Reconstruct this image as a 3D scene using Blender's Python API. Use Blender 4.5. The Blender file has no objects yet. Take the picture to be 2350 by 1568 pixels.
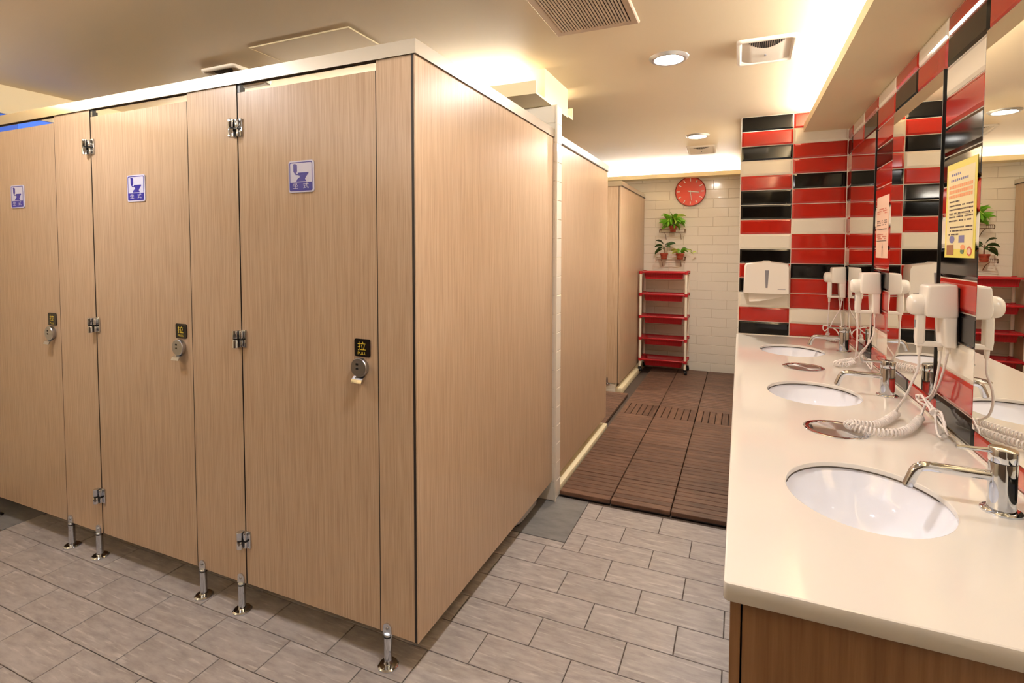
import bpy, bmesh, math, random
from mathutils import Vector, Matrix
random.seed(7)
C = bpy.context.scene.collection
PI = math.pi
# ------------------------------------------------------------------ camera, world, exposure
H = 1.32
cam_d = bpy.data.cameras.new('camera'); cam = bpy.data.objects.new('camera', cam_d); C.objects.link(cam)
cam_d.sensor_width = 36; cam_d.sensor_fit = 'HORIZONTAL'
cam_d.lens = 1211.68/2350*36
cam_d.shift_x = 0; cam_d.shift_y = -(784-625.2)/2350
cam_d.clip_start = .02
def cam_matrix(y, p, r):
    B = Matrix(((1,0,0),(0,0,-1),(0,1,0)))
    Ry = Matrix(((math.cos(y),0,math.sin(y)),(0,1,0),(-math.sin(y),0,math.cos(y))))
    Rp = Matrix(((1,0,0),(0,math.cos(p),-math.sin(p)),(0,math.sin(p),math.cos(p))))
    Rr = Matrix(((math.cos(r),-math.sin(r),0),(math.sin(r),math.cos(r),0),(0,0,1)))
    R = Rr @ Rp @ Ry @ B
    M = Matrix((R[0], -R[1], -R[2])).transposed().to_4x4()
    M.translation = (0, 0, H)
    return M
cam.matrix_world = cam_matrix(.4081, .0421, .0011)
bpy.context.scene.camera = cam
sc = bpy.context.scene
sc.view_settings.view_transform = 'Standard'; sc.view_settings.look = 'None'
sc.view_settings.exposure = 0.08; sc.view_settings.gamma = 1; sc.view_settings.use_curve_mapping = False
w = bpy.data.worlds.new('world'); sc.world = w; w.use_nodes = True
w.node_tree.nodes['Background'].inputs[0].default_value = (1, .9, .75, 1)
w.node_tree.nodes['Background'].inputs[1].default_value = .3
# lamp levels (emission strengths) and tints
WARM = (1, .91, .79); NEUT = (1, .94, .88); NEAR = (1, .96, .97); COOL = (.90, .92, 1.0)
DOWN = 340; DOWN_NEAR = 360; DOWN_FAR = 620; DOWN_LEFT = 350; TUBE_MIRROR = 210; TUBE_FAR = 330; TUBE_BEAM = 70; FILL_TUBE = 290; FILL_PANEL = 2

# ------------------------------------------------------------------ materials
def lin(c):
    return tuple(((v/255)/12.92 if v/255 <= .04045 else ((v/255+.055)/1.055)**2.4) for v in c) + (1,)
MATS = {}
def new_mat(name):
    m = bpy.data.materials.new(name); m.use_nodes = True; MATS[name] = m
    return m, m.node_tree, m.node_tree.nodes['Principled BSDF']
def mat(name, col, rough=.5, metal=0, var=0, coat=0, bump=0, bscale=200, spec=.5):
    m, nt, b = new_mat(name)
    b.inputs['Roughness'].default_value = rough; b.inputs['Metallic'].default_value = metal
    b.inputs['Coat Weight'].default_value = coat; b.inputs['Coat Roughness'].default_value = .04
    b.inputs['Specular IOR Level'].default_value = spec
    N, L = nt.nodes.new, nt.links.new
    tc = N('ShaderNodeTexCoord'); no = N('ShaderNodeTexNoise'); no.inputs['Scale'].default_value = 6
    L(tc.outputs['Object'], no.inputs['Vector'])
    mx = N('ShaderNodeMix'); mx.data_type = 'RGBA'
    a = lin(col); k = 1-max(var, .015)
    mx.inputs['A'].default_value = a; mx.inputs['B'].default_value = (a[0]*k, a[1]*k, a[2]*k, 1)
    L(no.outputs['Fac'], mx.inputs['Factor']); L(mx.outputs['Result'], b.inputs['Base Color'])
    if bump:
        n2 = N('ShaderNodeTexNoise'); n2.inputs['Scale'].default_value = bscale; L(tc.outputs['Object'], n2.inputs['Vector'])
        bp = N('ShaderNodeBump'); bp.inputs['Strength'].default_value = bump; bp.inputs['Distance'].default_value = .002
        L(n2.outputs['Fac'], bp.inputs['Height']); L(bp.outputs['Normal'], b.inputs['Normal'])
    return m
def ramp(nt, pts):
    r = nt.nodes.new('ShaderNodeValToRGB'); e = r.color_ramp.elements
    while len(e) < len(pts): e.new(.5)
    for i, (p, c) in enumerate(pts): e[i].position = p; e[i].color = lin(c)
    return r
def grain_mat(name, pts, scale, rough=.4, coat=0, detail=4, rnd=0, bump=.05, spec=.4, second=None):
    """streaked procedural colour: noise in object space stretched per axis, optional per-object random tint"""
    m, nt, b = new_mat(name); N, L = nt.nodes.new, nt.links.new
    tc = N('ShaderNodeTexCoord'); mp = N('ShaderNodeMapping'); mp.inputs['Scale'].default_value = scale
    oi = N('ShaderNodeObjectInfo'); ad = N('ShaderNodeVectorMath'); ad.operation = 'MULTIPLY_ADD'
    cx = N('ShaderNodeCombineXYZ'); L(oi.outputs['Random'], cx.inputs[0]); L(oi.outputs['Random'], cx.inputs[1]); L(oi.outputs['Random'], cx.inputs[2])
    ad.inputs[1].default_value = (37, 21, 53)
    L(cx.outputs[0], ad.inputs[0]); L(tc.outputs['Object'], ad.inputs[2]); L(ad.outputs[0], mp.inputs['Vector'])
    no = N('ShaderNodeTexNoise'); no.inputs['Scale'].default_value = 1; no.inputs['Detail'].default_value = detail; no.inputs['Roughness'].default_value = .6
    L(mp.outputs[0], no.inputs['Vector'])
    r = ramp(nt, pts); L(no.outputs['Fac'], r.inputs['Fac']); out = r.outputs['Color']
    if rnd:
        hs = N('ShaderNodeHueSaturation'); mr = N('ShaderNodeMapRange'); mr.inputs['To Min'].default_value = 1-rnd; mr.inputs['To Max'].default_value = 1+rnd
        L(oi.outputs['Random'], mr.inputs['Value']); L(mr.outputs[0], hs.inputs['Value']); L(out, hs.inputs['Color']); out = hs.outputs['Color']
    if second:   # veins: a second stretched noise pushed over the first
        sc2, p0, p1, col = second
        mp2 = N('ShaderNodeMapping'); mp2.inputs['Scale'].default_value = sc2; mp2.inputs['Rotation'].default_value = (0, 0, .6)
        L(ad.outputs[0], mp2.inputs['Vector'])
        n2 = N('ShaderNodeTexNoise'); n2.inputs['Scale'].default_value = 1; n2.inputs['Detail'].default_value = 3; L(mp2.outputs[0], n2.inputs['Vector'])
        rr = ramp(nt, [(p0, (0,0,0)), (p1, (255,255,255))]); L(n2.outputs['Fac'], rr.inputs['Fac'])
        mx = N('ShaderNodeMix'); mx.data_type = 'RGBA'; mx.inputs['B'].default_value = lin(col)
        ml = N('ShaderNodeMath'); ml.operation = 'MULTIPLY'; ml.inputs[1].default_value = .6
        L(rr.outputs['Color'], ml.inputs[0]); L(ml.outputs[0], mx.inputs['Factor'])
        L(out, mx.inputs['A']); out = mx.outputs['Result']
    L(out, b.inputs['Base Color'])
    b.inputs['Roughness'].default_value = rough; b.inputs['Coat Weight'].default_value = coat; b.inputs['Specular IOR Level'].default_value = spec
    bp = N('ShaderNodeBump'); bp.inputs['Strength'].default_value = bump; bp.inputs['Distance'].default_value = .001
    L(no.outputs['Fac'], bp.inputs['Height']); L(bp.outputs['Normal'], b.inputs['Normal'])
    return m
def emit(name, col, s):
    m, nt, b = new_mat(name)
    b.inputs['Base Color'].default_value = (.8, .8, .8, 1)
    b.inputs['Emission Color'].default_value = (*col, 1); b.inputs['Emission Strength'].default_value = s
    return m
wood = grain_mat('light_oak_laminate', [(.25, (168,139,111)), (.5, (191,163,134)), (.75, (206,181,153))], (260, 260, 5), rough=.33, bump=.03, spec=.5, rnd=.03)
cabinet_wood = grain_mat('cabinet_oak_laminate', [(.25, (128,92,64)), (.5, (148,110,78)), (.75, (166,128,94))], (70, 70, 2.5), rough=.35, bump=.03, rnd=.03)
tile_floor = grain_mat('grey_stone_tile', [(.2, (134,127,123)), (.5, (163,155,151)), (.8, (182,175,171))], (13, 44, 9), rough=.42, detail=12, rnd=.035, bump=.08, second=((9, 80, 7), .58, .70, (200,193,188)))
slab_mat = grain_mat('dark_grey_slab', [(.3, (112,110,110)), (.7, (132,130,129))], (10, 26, 10), rough=.45, rnd=.02, bump=.08)
deck_wood = grain_mat('brown_deck_wood', [(.25, (76,54,42)), (.55, (104,76,60)), (.8, (124,92,76))], (9, 55, 20), rough=.5, rnd=.16, bump=.15, spec=.35)
deck_wood_turned = grain_mat('brown_deck_wood_turned', [(.25, (76,54,42)), (.55, (104,76,60)), (.8, (124,92,76))], (55, 9, 20), rough=.5, rnd=.16, bump=.15, spec=.35)
grout_far = mat('tan_grout', (200,184,164), .7)
grout_floor = mat('dark_floor_grout', (88,76,68), .8, bump=.2)
paint = mat('cream_paint', (238,222,188), .6, bump=.02)
paint_brown = mat('brown_paint', (112,92,74), .6, bump=.02)
ceil_paint = mat('cream_ceiling_paint', (234,216,184), .55, bump=.02)
lip_paint = mat('pale_cove_paint', (240,226,190), .55)
grout_white = mat('white_grout', (238,230,214), .7)
t_red = mat('red_glazed_tile', (176,34,22), .09, coat=.25)
t_black = mat('black_glazed_tile', (6,6,6), .07, spec=.4)
t_white = mat('white_glazed_tile', (240,232,214), .12, coat=.4)
t_wall = mat('white_subway_tile', (240,232,218), .14, coat=.4)
mirror_m = mat('mirror_silver', (246,246,240), 0.0, 1); 
black = mat('black_edge', (10,9,9), .35)
dark = mat('dark_brown_core', (34,24,18), .5)
chrome = mat('polished_chrome', (214,219,228), .06, 1)
steel = mat('brushed_steel', (186,187,190), .3, 1)
spun = mat('spun_steel', (190,188,186), .36, 1)
_b = spun.node_tree.nodes['Principled BSDF']; _b.inputs['Anisotropic'].default_value = .85
_t = spun.node_tree.nodes.new('ShaderNodeTangent'); _t.direction_type = 'RADIAL'; _t.axis = 'Z'; spun.node_tree.links.new(_t.outputs[0], _b.inputs['Tangent'])
alu = mat('satin_aluminium', (206,199,186), .36, .95)
solid_top = mat('white_solid_surface', (226,219,208), .13, coat=.3)
ceramic = mat('white_ceramic', (243,243,249), .07, coat=.6)
rim_line_m = mat('dark_rim_line', (70,58,44), .6)
white_pl = mat('white_plastic', (240,232,220), .25)
grey_pl = mat('grey_window_plastic', (140,136,140), .2)
paper = mat('tissue_paper', (244,236,222), .85)
cord_m = mat('white_cord', (236,228,222), .4)
red_pl = mat('red_plastic', (178,24,36), .35)
castor_m = mat('black_castor', (24,22,22), .5)
post_m = mat('white_post_plastic', (236,226,208), .35)
sign_white = mat('sign_white_acrylic', (214,214,236), .25)
sign_blue = mat('sign_blue_print', (22,20,146), .3)
sign_black = mat('sign_black_acrylic', (16,13,14), .2)
sign_yellow = mat('sign_yellow_print', (222,196,60), .4)
clock_red = mat('clock_red_dial', (222,74,50), .3, coat=.4)
clock_white = mat('clock_white_print', (248,240,232), .4)
rim_m = mat('clock_rim_red', (150,40,34), .25)
pot_m = mat('terracotta_plastic', (158,62,38), .45)
soil_m = mat('dark_soil', (50,34,24), .9)
leaf_bright = mat('bright_green_leaf', (118,186,44), .4, var=.35)
leaf_lime = mat('lime_leaf', (206,224,104), .4, var=.15)
leaf_dark = mat('dark_green_leaf', (58,88,40), .35, var=.3)
stem_m = mat('reddish_stem', (120,76,56), .6)
wire_m = mat('bronze_wire', (120,92,66), .4, .6)
vent_pl = mat('ivory_vent_plastic', (236,226,210), .4)
vent_dark = mat('vent_black_void', (20,16,14), .7)
grille_m = mat('tan_grille_aluminium', (196,176,154), .45, .2)
grille_dark = mat('grille_brown_void', (34,22,16), .8)
poster_y = mat('poster_yellow_paper', (236,220,104), .5, var=.05)
poster_c = mat('poster_cream_paper', (238,222,172), .5)
poster_p = mat('poster_pink_paper', (240,202,176), .5, var=.05)
ink_dark = mat('ink_dark', (84,66,62), .6)
ink_red = mat('ink_red', (206,96,70), .6)
ink_orange = mat('ink_orange', (236,160,110), .6)
ink_blue = mat('ink_lilac', (122,118,160), .6)
ink_brown = mat('ink_brown', (160,110,70), .6)
ink_green = mat('ink_green', (110,130,100), .6)
bin_m = mat('pale_grey_bin_plastic', (214,210,204), .3)
ring_m = mat('lamp_ring_satin', (206,204,200), .3, .7)
screw_m = mat('screw_steel', (170,165,158), .3, 1)
lens = emit('lamp_lens', NEUT, DOWN)
lens_warm = emit('lamp_lens_warm', WARM, DOWN_FAR)
lens_left = emit('lamp_lens_left', NEAR, DOWN_LEFT)
lens_near = emit('lamp_lens_near', NEAR, DOWN_NEAR)
tube_mirror = emit('tube_mirror_cove', (1, .95, .87), TUBE_MIRROR)
tube_far = emit('tube_far_cove', (1, .92, .79), TUBE_FAR)
tube_beam = emit('tube_beam_cove', (1, .91, .77), TUBE_BEAM)
fill_tube = emit('added_fill_tube', (1, .94, .86), FILL_TUBE)  # added fill for the ceiling, used in the unseen coves
fill_panel_cool = emit('fill_panel_cool', COOL, FILL_PANEL)  # added weak cool fill, out of view
win_blue = emit('window_blue_light', (.05, .22, .95), .75)
win_blue2 = emit('window_deep_blue_light', (.02, .13, .72), .6)

for _w in (win_blue, win_blue2): _w.node_tree.nodes['Principled BSDF'].inputs['Base Color'].default_value = (.03, .08, .35, 1)
# ------------------------------------------------------------------ mesh helpers
class MB:
    def __init__(s): s.v = []; s.f = []; s.mi = []; s.m = 0
    def add(s, vs, fs):
        o = len(s.v); s.v += [tuple(v) for v in vs]
        s.f += [tuple(i+o for i in f) for f in fs]; s.mi += [s.m]*len(fs); return s
    def box(s, x0, x1, y0, y1, z0, z1, b=0):
        if b:
            return s.rbox(x0, x1, y0, y1, z0, z1, b)
        vs = [(x, y, z) for z in (z0, z1) for y in (y0, y1) for x in (x0, x1)]
        return s.add(vs, [(0,2,3,1),(4,5,7,6),(0,1,5,4),(2,6,7,3),(0,4,6,2),(1,3,7,5)])
    def rbox(s, x0, x1, y0, y1, z0, z1, b, seg=2):
        bm = bmesh.new(); bmesh.ops.create_cube(bm, size=1)
        for v in bm.verts:
            v.co = ((x0+x1)/2+v.co.x*(x1-x0), (y0+y1)/2+v.co.y*(y1-y0), (z0+z1)/2+v.co.z*(z1-z0))
        bmesh.ops.bevel(bm, geom=bm.edges[:], offset=b, segments=seg, affect='EDGES', profile=.5)
        return s.bm(bm)
    def bm(s, bm):
        bm.verts.index_update()
        s.add([v.co[:] for v in bm.verts], [[v.index for v in f.verts] for f in bm.faces]); bm.free(); return s
    def loft(s, rings, cap0=True, cap1=True, closed=True):
        n = len(rings[0]); vs = [p for r in rings for p in r]; fs = []
        for i in range(len(rings)-1):
            for j in range(n if closed else n-1):
                k = (j+1) % n
                fs.append((i*n+j, i*n+k, (i+1)*n+k, (i+1)*n+j))
        if cap0: fs.append(tuple(range(n-1, -1, -1)))
        if cap1: fs.append(tuple((len(rings)-1)*n+j for j in range(n)))
        return s.add(vs, fs)
    def lathe(s, prof, c=(0,0,0), axis='Z', n=24, cap0=True, cap1=True, sx=1, sy=1):
        rings = []
        for r, h in prof:
            ring = []
            for j in range(n):
                a = 2*PI*j/n; p = (r*sx*math.cos(a), r*sy*math.sin(a), h)
                if axis == 'X': p = (p[2], p[0], p[1])
                elif axis == '-X': p = (-p[2], p[1], p[0])
                elif axis == 'Y': p = (p[1], p[2], p[0])
                elif axis == '-Y': p = (p[0], -p[2], p[1])
                ring.append((p[0]+c[0], p[1]+c[1], p[2]+c[2]))
            rings.append(ring)
        return s.loft(rings, cap0, cap1)
    def tube(s, path, r, n=8, cap=True):
        P = [Vector(p) for p in path]; rings = []
        t0 = (P[1]-P[0]).normalized(); u = t0.orthogonal().normalized()
        for i, p in enumerate(P):
            t = ((P[min(i+1, len(P)-1)]-P[max(i-1, 0)])).normalized()
            u = (u-t*u.dot(t)); u = u.normalized() if u.length > 1e-6 else t.orthogonal().normalized()
            v = t.cross(u); rr = r[i] if isinstance(r, (list, tuple)) else r
            rings.append([tuple(p+(u*math.cos(2*PI*j/n)+v*math.sin(2*PI*j/n))*rr) for j in range(n)])
        return s.loft(rings, cap, cap)
    def prism(s, pts, axis, a0, a1):
        """polygon pts (2D) extruded along axis: 'Y' pts=(x,z); 'X' pts=(y,z); 'Z' pts=(x,y)"""
        def P(p, h): return {'Y': (p[0], h, p[1]), 'X': (h, p[0], p[1]), 'Z': (p[0], p[1], h)}[axis]
        return s.loft([[P(p, a0) for p in pts], [P(p, a1) for p in pts]])
    def mesh(s, name, mats, smooth=30):
        me = bpy.data.meshes.new(name); me.from_pydata(s.v, [], s.f)
        for m in (mats if isinstance(mats, (list, tuple)) else [mats]): me.materials.append(m)
        for p, k in zip(me.polygons, s.mi): p.material_index = k
        bm = bmesh.new(); bm.from_mesh(me); bmesh.ops.recalc_face_normals(bm, faces=bm.faces); bm.to_mesh(me); bm.free()
        if smooth:
            me.polygons.foreach_set('use_smooth', [True]*len(me.polygons)); me.set_sharp_from_angle(angle=math.radians(smooth))
        me.update(); return me
def rrect(w, h, r, n=4, cx=0, cy=0):
    pts = []
    for sx, sy, a0 in ((1,1,0),(-1,1,90),(-1,-1,180),(1,-1,270)):
        for i in range(n+1):
            a = math.radians(a0+90*i/n)
            pts.append((cx+sx*(w/2-r)+r*math.cos(a), cy+sy*(h/2-r)+r*math.sin(a)))
    return pts
def smooth_path(pts, k=6):
    P = [Vector(p) for p in pts]; out = []
    for i in range(len(P)-1):
        a = P[max(i-1, 0)]; b = P[i]; c = P[i+1]; d = P[min(i+2, len(P)-1)]
        for j in range(k):
            t = j/k
            out.append(.5*((2*b)+(c-a)*t+(2*a-5*b+4*c-d)*t*t+(3*b-a-3*c+d)*t**3))
    out.append(P[-1]); return out
def wpos(o):
    p = Vector(o.location)
    while o.parent: o = o.parent; p += Vector(o.location)
    return p
def thing(name, label, cat, loc=(0,0,0), group=None, rz=0):
    o = bpy.data.objects.new(name, None); C.objects.link(o); o.location = loc; o.rotation_euler = (0,0,rz)
    o.empty_display_size = .05; o['label'] = label; o['category'] = cat
    if group: o['group'] = group
    return o
def part(name, mb, m, parent=None, smooth=30, world=True, label=None):
    """one mesh object; vertices given in world space (world=True) or in the parent's space"""
    if parent is not None and world:
        p = wpos(parent); mb.v = [(v[0]-p.x, v[1]-p.y, v[2]-p.z) for v in mb.v]
    o = bpy.data.objects.new(name, mb.mesh(name, m, smooth)); C.objects.link(o)
    if parent is not None: o.parent = parent
    if label: o['label'] = label
    return o
def struct(name, mb, m, parent=None):
    o = part(name, mb, m, parent); o['kind'] = 'structure'; return o
def inst(name, me, parent, loc):
    o = bpy.data.objects.new(name, me); C.objects.link(o); o.parent = parent; o.location = Vector(loc)-wpos(parent); return o
def dup(root, loc, label, rz=None):
    def cp(o, par):
        c = o.copy(); C.objects.link(c)
        if par is not None: c.parent = par
        for ch in list(o.children): cp(ch, c)
        return c
    r = cp(root, None); r.location = loc; r['label'] = label
    if rz is not None: r.rotation_euler = (0,0,rz)
    return r
def text_mb(body, height, place, mb=None):
    """lettering outlines; place(x, y) -> 3D, x centred on the line, y from the baseline"""
    cu = bpy.data.curves.new('lettering', 'FONT'); cu.body = body; cu.resolution_u = 2; cu.size = height
    o = bpy.data.objects.new('lettering', cu); C.objects.link(o)
    me = bpy.data.meshes.new_from_object(o.evaluated_get(bpy.context.evaluated_depsgraph_get()))
    bpy.data.objects.remove(o); bpy.data.curves.remove(cu)
    xs = [v.co.x for v in me.vertices]; cx = (min(xs)+max(xs))/2
    mb = mb or MB()
    mb.add([place(v.co.x-cx, v.co.y) for v in me.vertices], [list(p.vertices) for p in me.polygons])
    bpy.data.meshes.remove(me); return mb

# ------------------------------------------------------------------ room dimensions
XL, XR, YB, YF, ZC = -3.7, .612, -1.7, 6.05, 2.215
YE = 3.93           # tiled end wall behind the counter
CT = .748           # counter top height

# ------------------------------------------------------------------ floor and its tiles
fl = struct('floor', MB().box(XL-.1, XR+.1, YB-.1, YF+.1, -.05, -.004), grout_floor)
TX, TY, GAP = .2985, .1483, .0031
SLAB = (-.705, 2.236)
tcache = {}
def flat_tile(wd, dp, m, t=.004):
    k = (round(wd, 4), round(dp, 4), m.name)
    if k not in tcache:
        b = MB(); e = .0012
        lo = [(-wd/2,-dp/2,-t),(wd/2,-dp/2,-t),(wd/2,dp/2,-t),(-wd/2,dp/2,-t)]
        mid = [(x, y, -e) for x, y, z in lo]
        up = [(x-math.copysign(e, x), y-math.copysign(e, y), 0) for x, y, z in lo]
        b.loft([lo, mid, up], cap0=False)
        tcache[k] = b.mesh('floor_tile', m, 0)
    return tcache[k]
def put_tile(x0, x1, y0, y1, m=tile_floor):
    return inst('floor_tile', flat_tile(x1-x0-GAP, y1-y0-GAP, m), fl, ((x0+x1)/2, (y0+y1)/2, 0))
for n in range(-5, 11):
    y0 = .997+TY*n; y1 = y0+TY
    if n == 10: y1 = 2.64
    off = -1.97 if n % 2 else -1.97+TX/2
    for k in range(-5, 9):
        x0 = off+TX*k; x1 = x0+TX
        if x1 < XL+.05 or x0 > -.01: continue
        x0 = max(x0, XL+.002)
        if y1 > 1.28 and x0 < -3.17 and y0 < 1.6: x0 = -3.17
        if x1-x0 < .02: continue
        if y1 > 1.75 and x1 < -1.2: continue
        x1 = min(x1, .02); yy1 = y1
        if y1 > SLAB[1] and x0 < SLAB[0]:
            if y0 < SLAB[1]:
                put_tile(x0, min(x1, SLAB[0]), y0, SLAB[1]-.002)
            if x1 > SLAB[0]+.03: put_tile(SLAB[0], x1, y0, y1)
            continue
        put_tile(x0, x1, y0, y1)
s_ = put_tile(-1.02, SLAB[0], SLAB[1], 2.655, slab_mat); s_['label'] = 'darker blue-grey floor tile at the foot of the white tiled wall end'
s_ = put_tile(XL+.002, -3.17, 1.28, 1.74, slab_mat); s_['label'] = 'darker grey floor tile at the left edge, by the leftmost door'
# ------------------------------------------------------------------ walls, ceiling, beams
struct('ceiling', MB().box(XL-.1, XR+.1, YB-.1, YF+.1, ZC, ZC+.06), ceil_paint)
wl = struct('wall_left', MB().box(XL-.1, XL, YB-.1, YF+.1, 0, ZC), paint)
struct('wall_back', MB().box(XL, XR, YB-.1, YB, 0, ZC), paint_brown)  # unseen wall, coloured dark to cut bounce onto the counter end
wr = struct('wall_right', MB().box(XR+.006, XR+.12, YB, YE+.02, 0, ZC), grout_white)
we = struct('wall_end', MB().box(-.008, XR+.12, YE+.006, YF+.1, 0, ZC), grout_white)
wf = struct('wall_far', MB().box(XL, -.008, YF+.005, YF+.1, 0, ZC), grout_far)
wm = struct('wall_middle', MB().box(XL, -.877, 2.592, 2.684, 0, 2.062), grout_white)

# glazed tiles: bevelled blocks, one object each
bt_cache = {}
def bev_tile(wd, ht, m, normal, b=.011, t=.007):
    k = (round(wd, 4), round(ht, 4), m.name, normal, b)
    if k not in bt_cache:
        def P(u, v, d): return (-d, u, v) if normal == '-X' else ((d, u, v) if normal == 'X' else (u, -d, v))
        b = min(b, wd*.3, ht*.3)
        rs = []
        for q, d in ((0, 0), (0, t*.35), (b, t)):
            rs.append([P(u, v, d) for u, v in ((-wd/2+q, -ht/2+q), (wd/2-q, -ht/2+q), (wd/2-q, ht/2-q), (-wd/2+q, ht/2-q))])
        bt_cache[k] = MB().loft(rs, cap0=False).mesh('wall_tile', m, 0)
    return bt_cache[k]
ROWS = [2.215-.0983*k for k in range(15)]+[CT+.004]           # 15 courses, the lowest cut
CO = {'r': t_red, 'k': t_black, 'w': t_white}
G = .0045
# end wall: two columns of tiles
for (x0, x1, seq) in ((-.006, .305, 'krkwrkkrwkrkwrk'), (.305, XR, 'rwrrkrrwrrkrrwr')):
    for i, c in enumerate(seq):
        z1, z0 = ROWS[i], ROWS[i+1]
        inst('wall_tile', bev_tile(x1-x0-G, z1-z0-G, CO[c], '-Y'), we, ((x0+x1)/2, YE+.006, (z0+z1)/2))
# right wall: tile strips between the mirrors, courses above and below them
CY = [1.868+.318*k for k in range(-2, 7)]+[YE-.004]          # column edges towards the end wall
MZ0, MZ1 = ROWS[14]-.021, ROWS[3]                              # mirror bottom / top
top2 = 'wrwrwrwrw'; above = 'rkrkrrkrr'
cols = {2: 'krwrkkrwkrkwrk', 5: 'wrkrrwrrkrrkwr', 8: 'krwkrwrrkrrkwr'}
under = 'kr_rk_rk_'
for k in range(9):
    y0, y1 = CY[k], CY[k+1]; yc = (y0+y1)/2; wd = y1-y0-G
    def put(z0, z1, c): inst('wall_tile', bev_tile(wd, z1-z0-G, CO[c], '-X'), wr, (XR+.006, yc, (z0+z1)/2))
    if k in cols:
        seq = ('r' if k == 2 else ('w' if k == 5 else 'r'))+cols[k]
        seq = {2: 'rkwrkkrwkrkwrk', 5: 'wrrkrrwrrkrrwr', 8: 'rkwrkwrrwkrrwr'}[k]
        for i in range(14):
            z1 = min(ROWS[i+1], 2.086); put(ROWS[i+2], z1, seq[i])
    else:
        put(ROWS[2], 2.086, {0: 'w', 1: 'w', 3: 'w', 4: 'r', 6: 'r', 7: 'w'}[k])
        put(ROWS[3], ROWS[2], {0: 'k', 1: 'r', 3: 'r', 4: 'k', 6: 'k', 7: 'r'}[k])
        put(ROWS[15], MZ0, {0: 'k', 1: 'r', 3: 'r', 4: 'k', 6: 'k', 7: 'r'}[k])
# far wall: white running-bond tiles
for r in range(22):
    z0 = .0985*r; z1 = min(z0+.0985, 2.13)
    off = -.125 if r % 2 else -.275
    for k in range(-6, 2):
        x0 = max(off+.3*k, -1.9); x1 = min(off+.3*(k+1), -.012)
        if x1-x0 < .02: continue
        inst('wall_tile', bev_tile(x1-x0-.0025, z1-z0-.0025, t_wall, '-Y', .002, .003), wf, ((x0+x1)/2, YF+.005, (z0+z1)/2))
# white tiles down the corridor side of the end wall
for r in range(23):
    z0 = .0985*r; z1 = min(z0+.0985, ZC-.004)
    for k in range(-1, 7):
        y0 = max(YE+.01+.3*k+(.15 if r % 2 else 0), YE+.01); y1 = min(YE+.01+.3*(k+1)+(.15 if r % 2 else 0), YF-.002)
        if y1-y0 < .03: continue
        inst('wall_tile', bev_tile(y1-y0-.0025, z1-z0-.0025, t_wall, '-X', .002, .003), we, (-.008, (y0+y1)/2, (z0+z1)/2))
# tiled end of the wall between the cubicles
for r in range(21):
    z0 = .0985*r; z1 = min(z0+.0985, 2.06)
    inst('wall_tile', bev_tile(.086, z1-z0-.003, t_wall, 'X', .002, .003), wm, (-.877, 2.638, (z0+z1)/2))
    inst('wall_tile', bev_tile(.3 if r % 2 else .15, z1-z0-.003, t_wall, '-Y', .002, .003), wm, (-.877-(.15 if r % 2 else .075), 2.592, (z0+z1)/2))
wt = MB().box(-.876, -.866, 2.582, 2.593, 0, 2.06); part('corner_trim', wt, t_wall, wm)
# cove above the mirrors, cove at the far wall, inverted-T beam over the cubicles
struct('trim_1', MB().box(.374, XR+.02, YB, YE, 2.088, 2.098).box(.362, .374, YB, YE, 2.088, 2.135), lip_paint)
struct('trim_2', MB().box(XL, -.01, 5.912, YF, 2.098, 2.108).box(XL, -.01, 5.9, 5.912, 2.098, 2.142), lip_paint)
struct('trim_3', MB().box(XL, -.9, 2.484, 2.862, 2.06, ZC).box(XL, -.9, 2.376, 2.484, 2.06, 2.07).box(XL, -.9, 2.364, 2.376, 2.06, 2.122)
       .box(XL, -.9, 2.862, 2.95, 2.068, 2.078).box(XL, -.9, 2.95, 2.962, 2.068, 2.133), lip_paint)
struct('trim_7', MB().box(XL, XR, YB, YB+.148, 2.06, 2.07).box(XL, XR, YB+.148, YB+.16, 2.06, 2.11), lip_paint)  # unseen ledge, added for the fill tube behind the camera
struct('trim_8', MB().box(XL, XL+.148, YB+.17, 1.15, 2.06, 2.07).box(XL+.148, XL+.16, YB+.17, 1.15, 2.06, 2.11), lip_paint)  # unseen left wall ledge, added for its ceiling fill tube
# low cream sills under the far cubicles
struct('trim_4', MB().rbox(-.935, -.876, 2.69, 3.80, 0, .046, .005), lip_paint)
struct('trim_5', MB().rbox(-1.035, -.972, 4.80, YF-.002, 0, .055, .006), lip_paint)
struct('trim_6', MB().rbox(-1.7, -1.036, 4.79, 4.86, 0, .085, .004), grout_white)
# blue lit window high on the left wall
wn = struct('window_1', MB().box(XL, XL+.03, 1.37, 1.40, 1.2, 2.075).box(XL, XL+.03, 1.9, 1.94, 1.2, 2.075).box(XL, XL+.03, 1.40, 1.9, 2.056, 2.075)
            .box(XL, XL+.03, 1.40, 1.9, 1.2, 1.22), lip_paint)
part('pane', MB().box(XL+.004, XL+.012, 1.63, 1.9, 1.22, 2.056), win_blue, wn)
part('pane', MB().box(XL+.004, XL+.012, 1.40, 1.626, 1.22, 2.056), win_blue2, wn)

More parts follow.
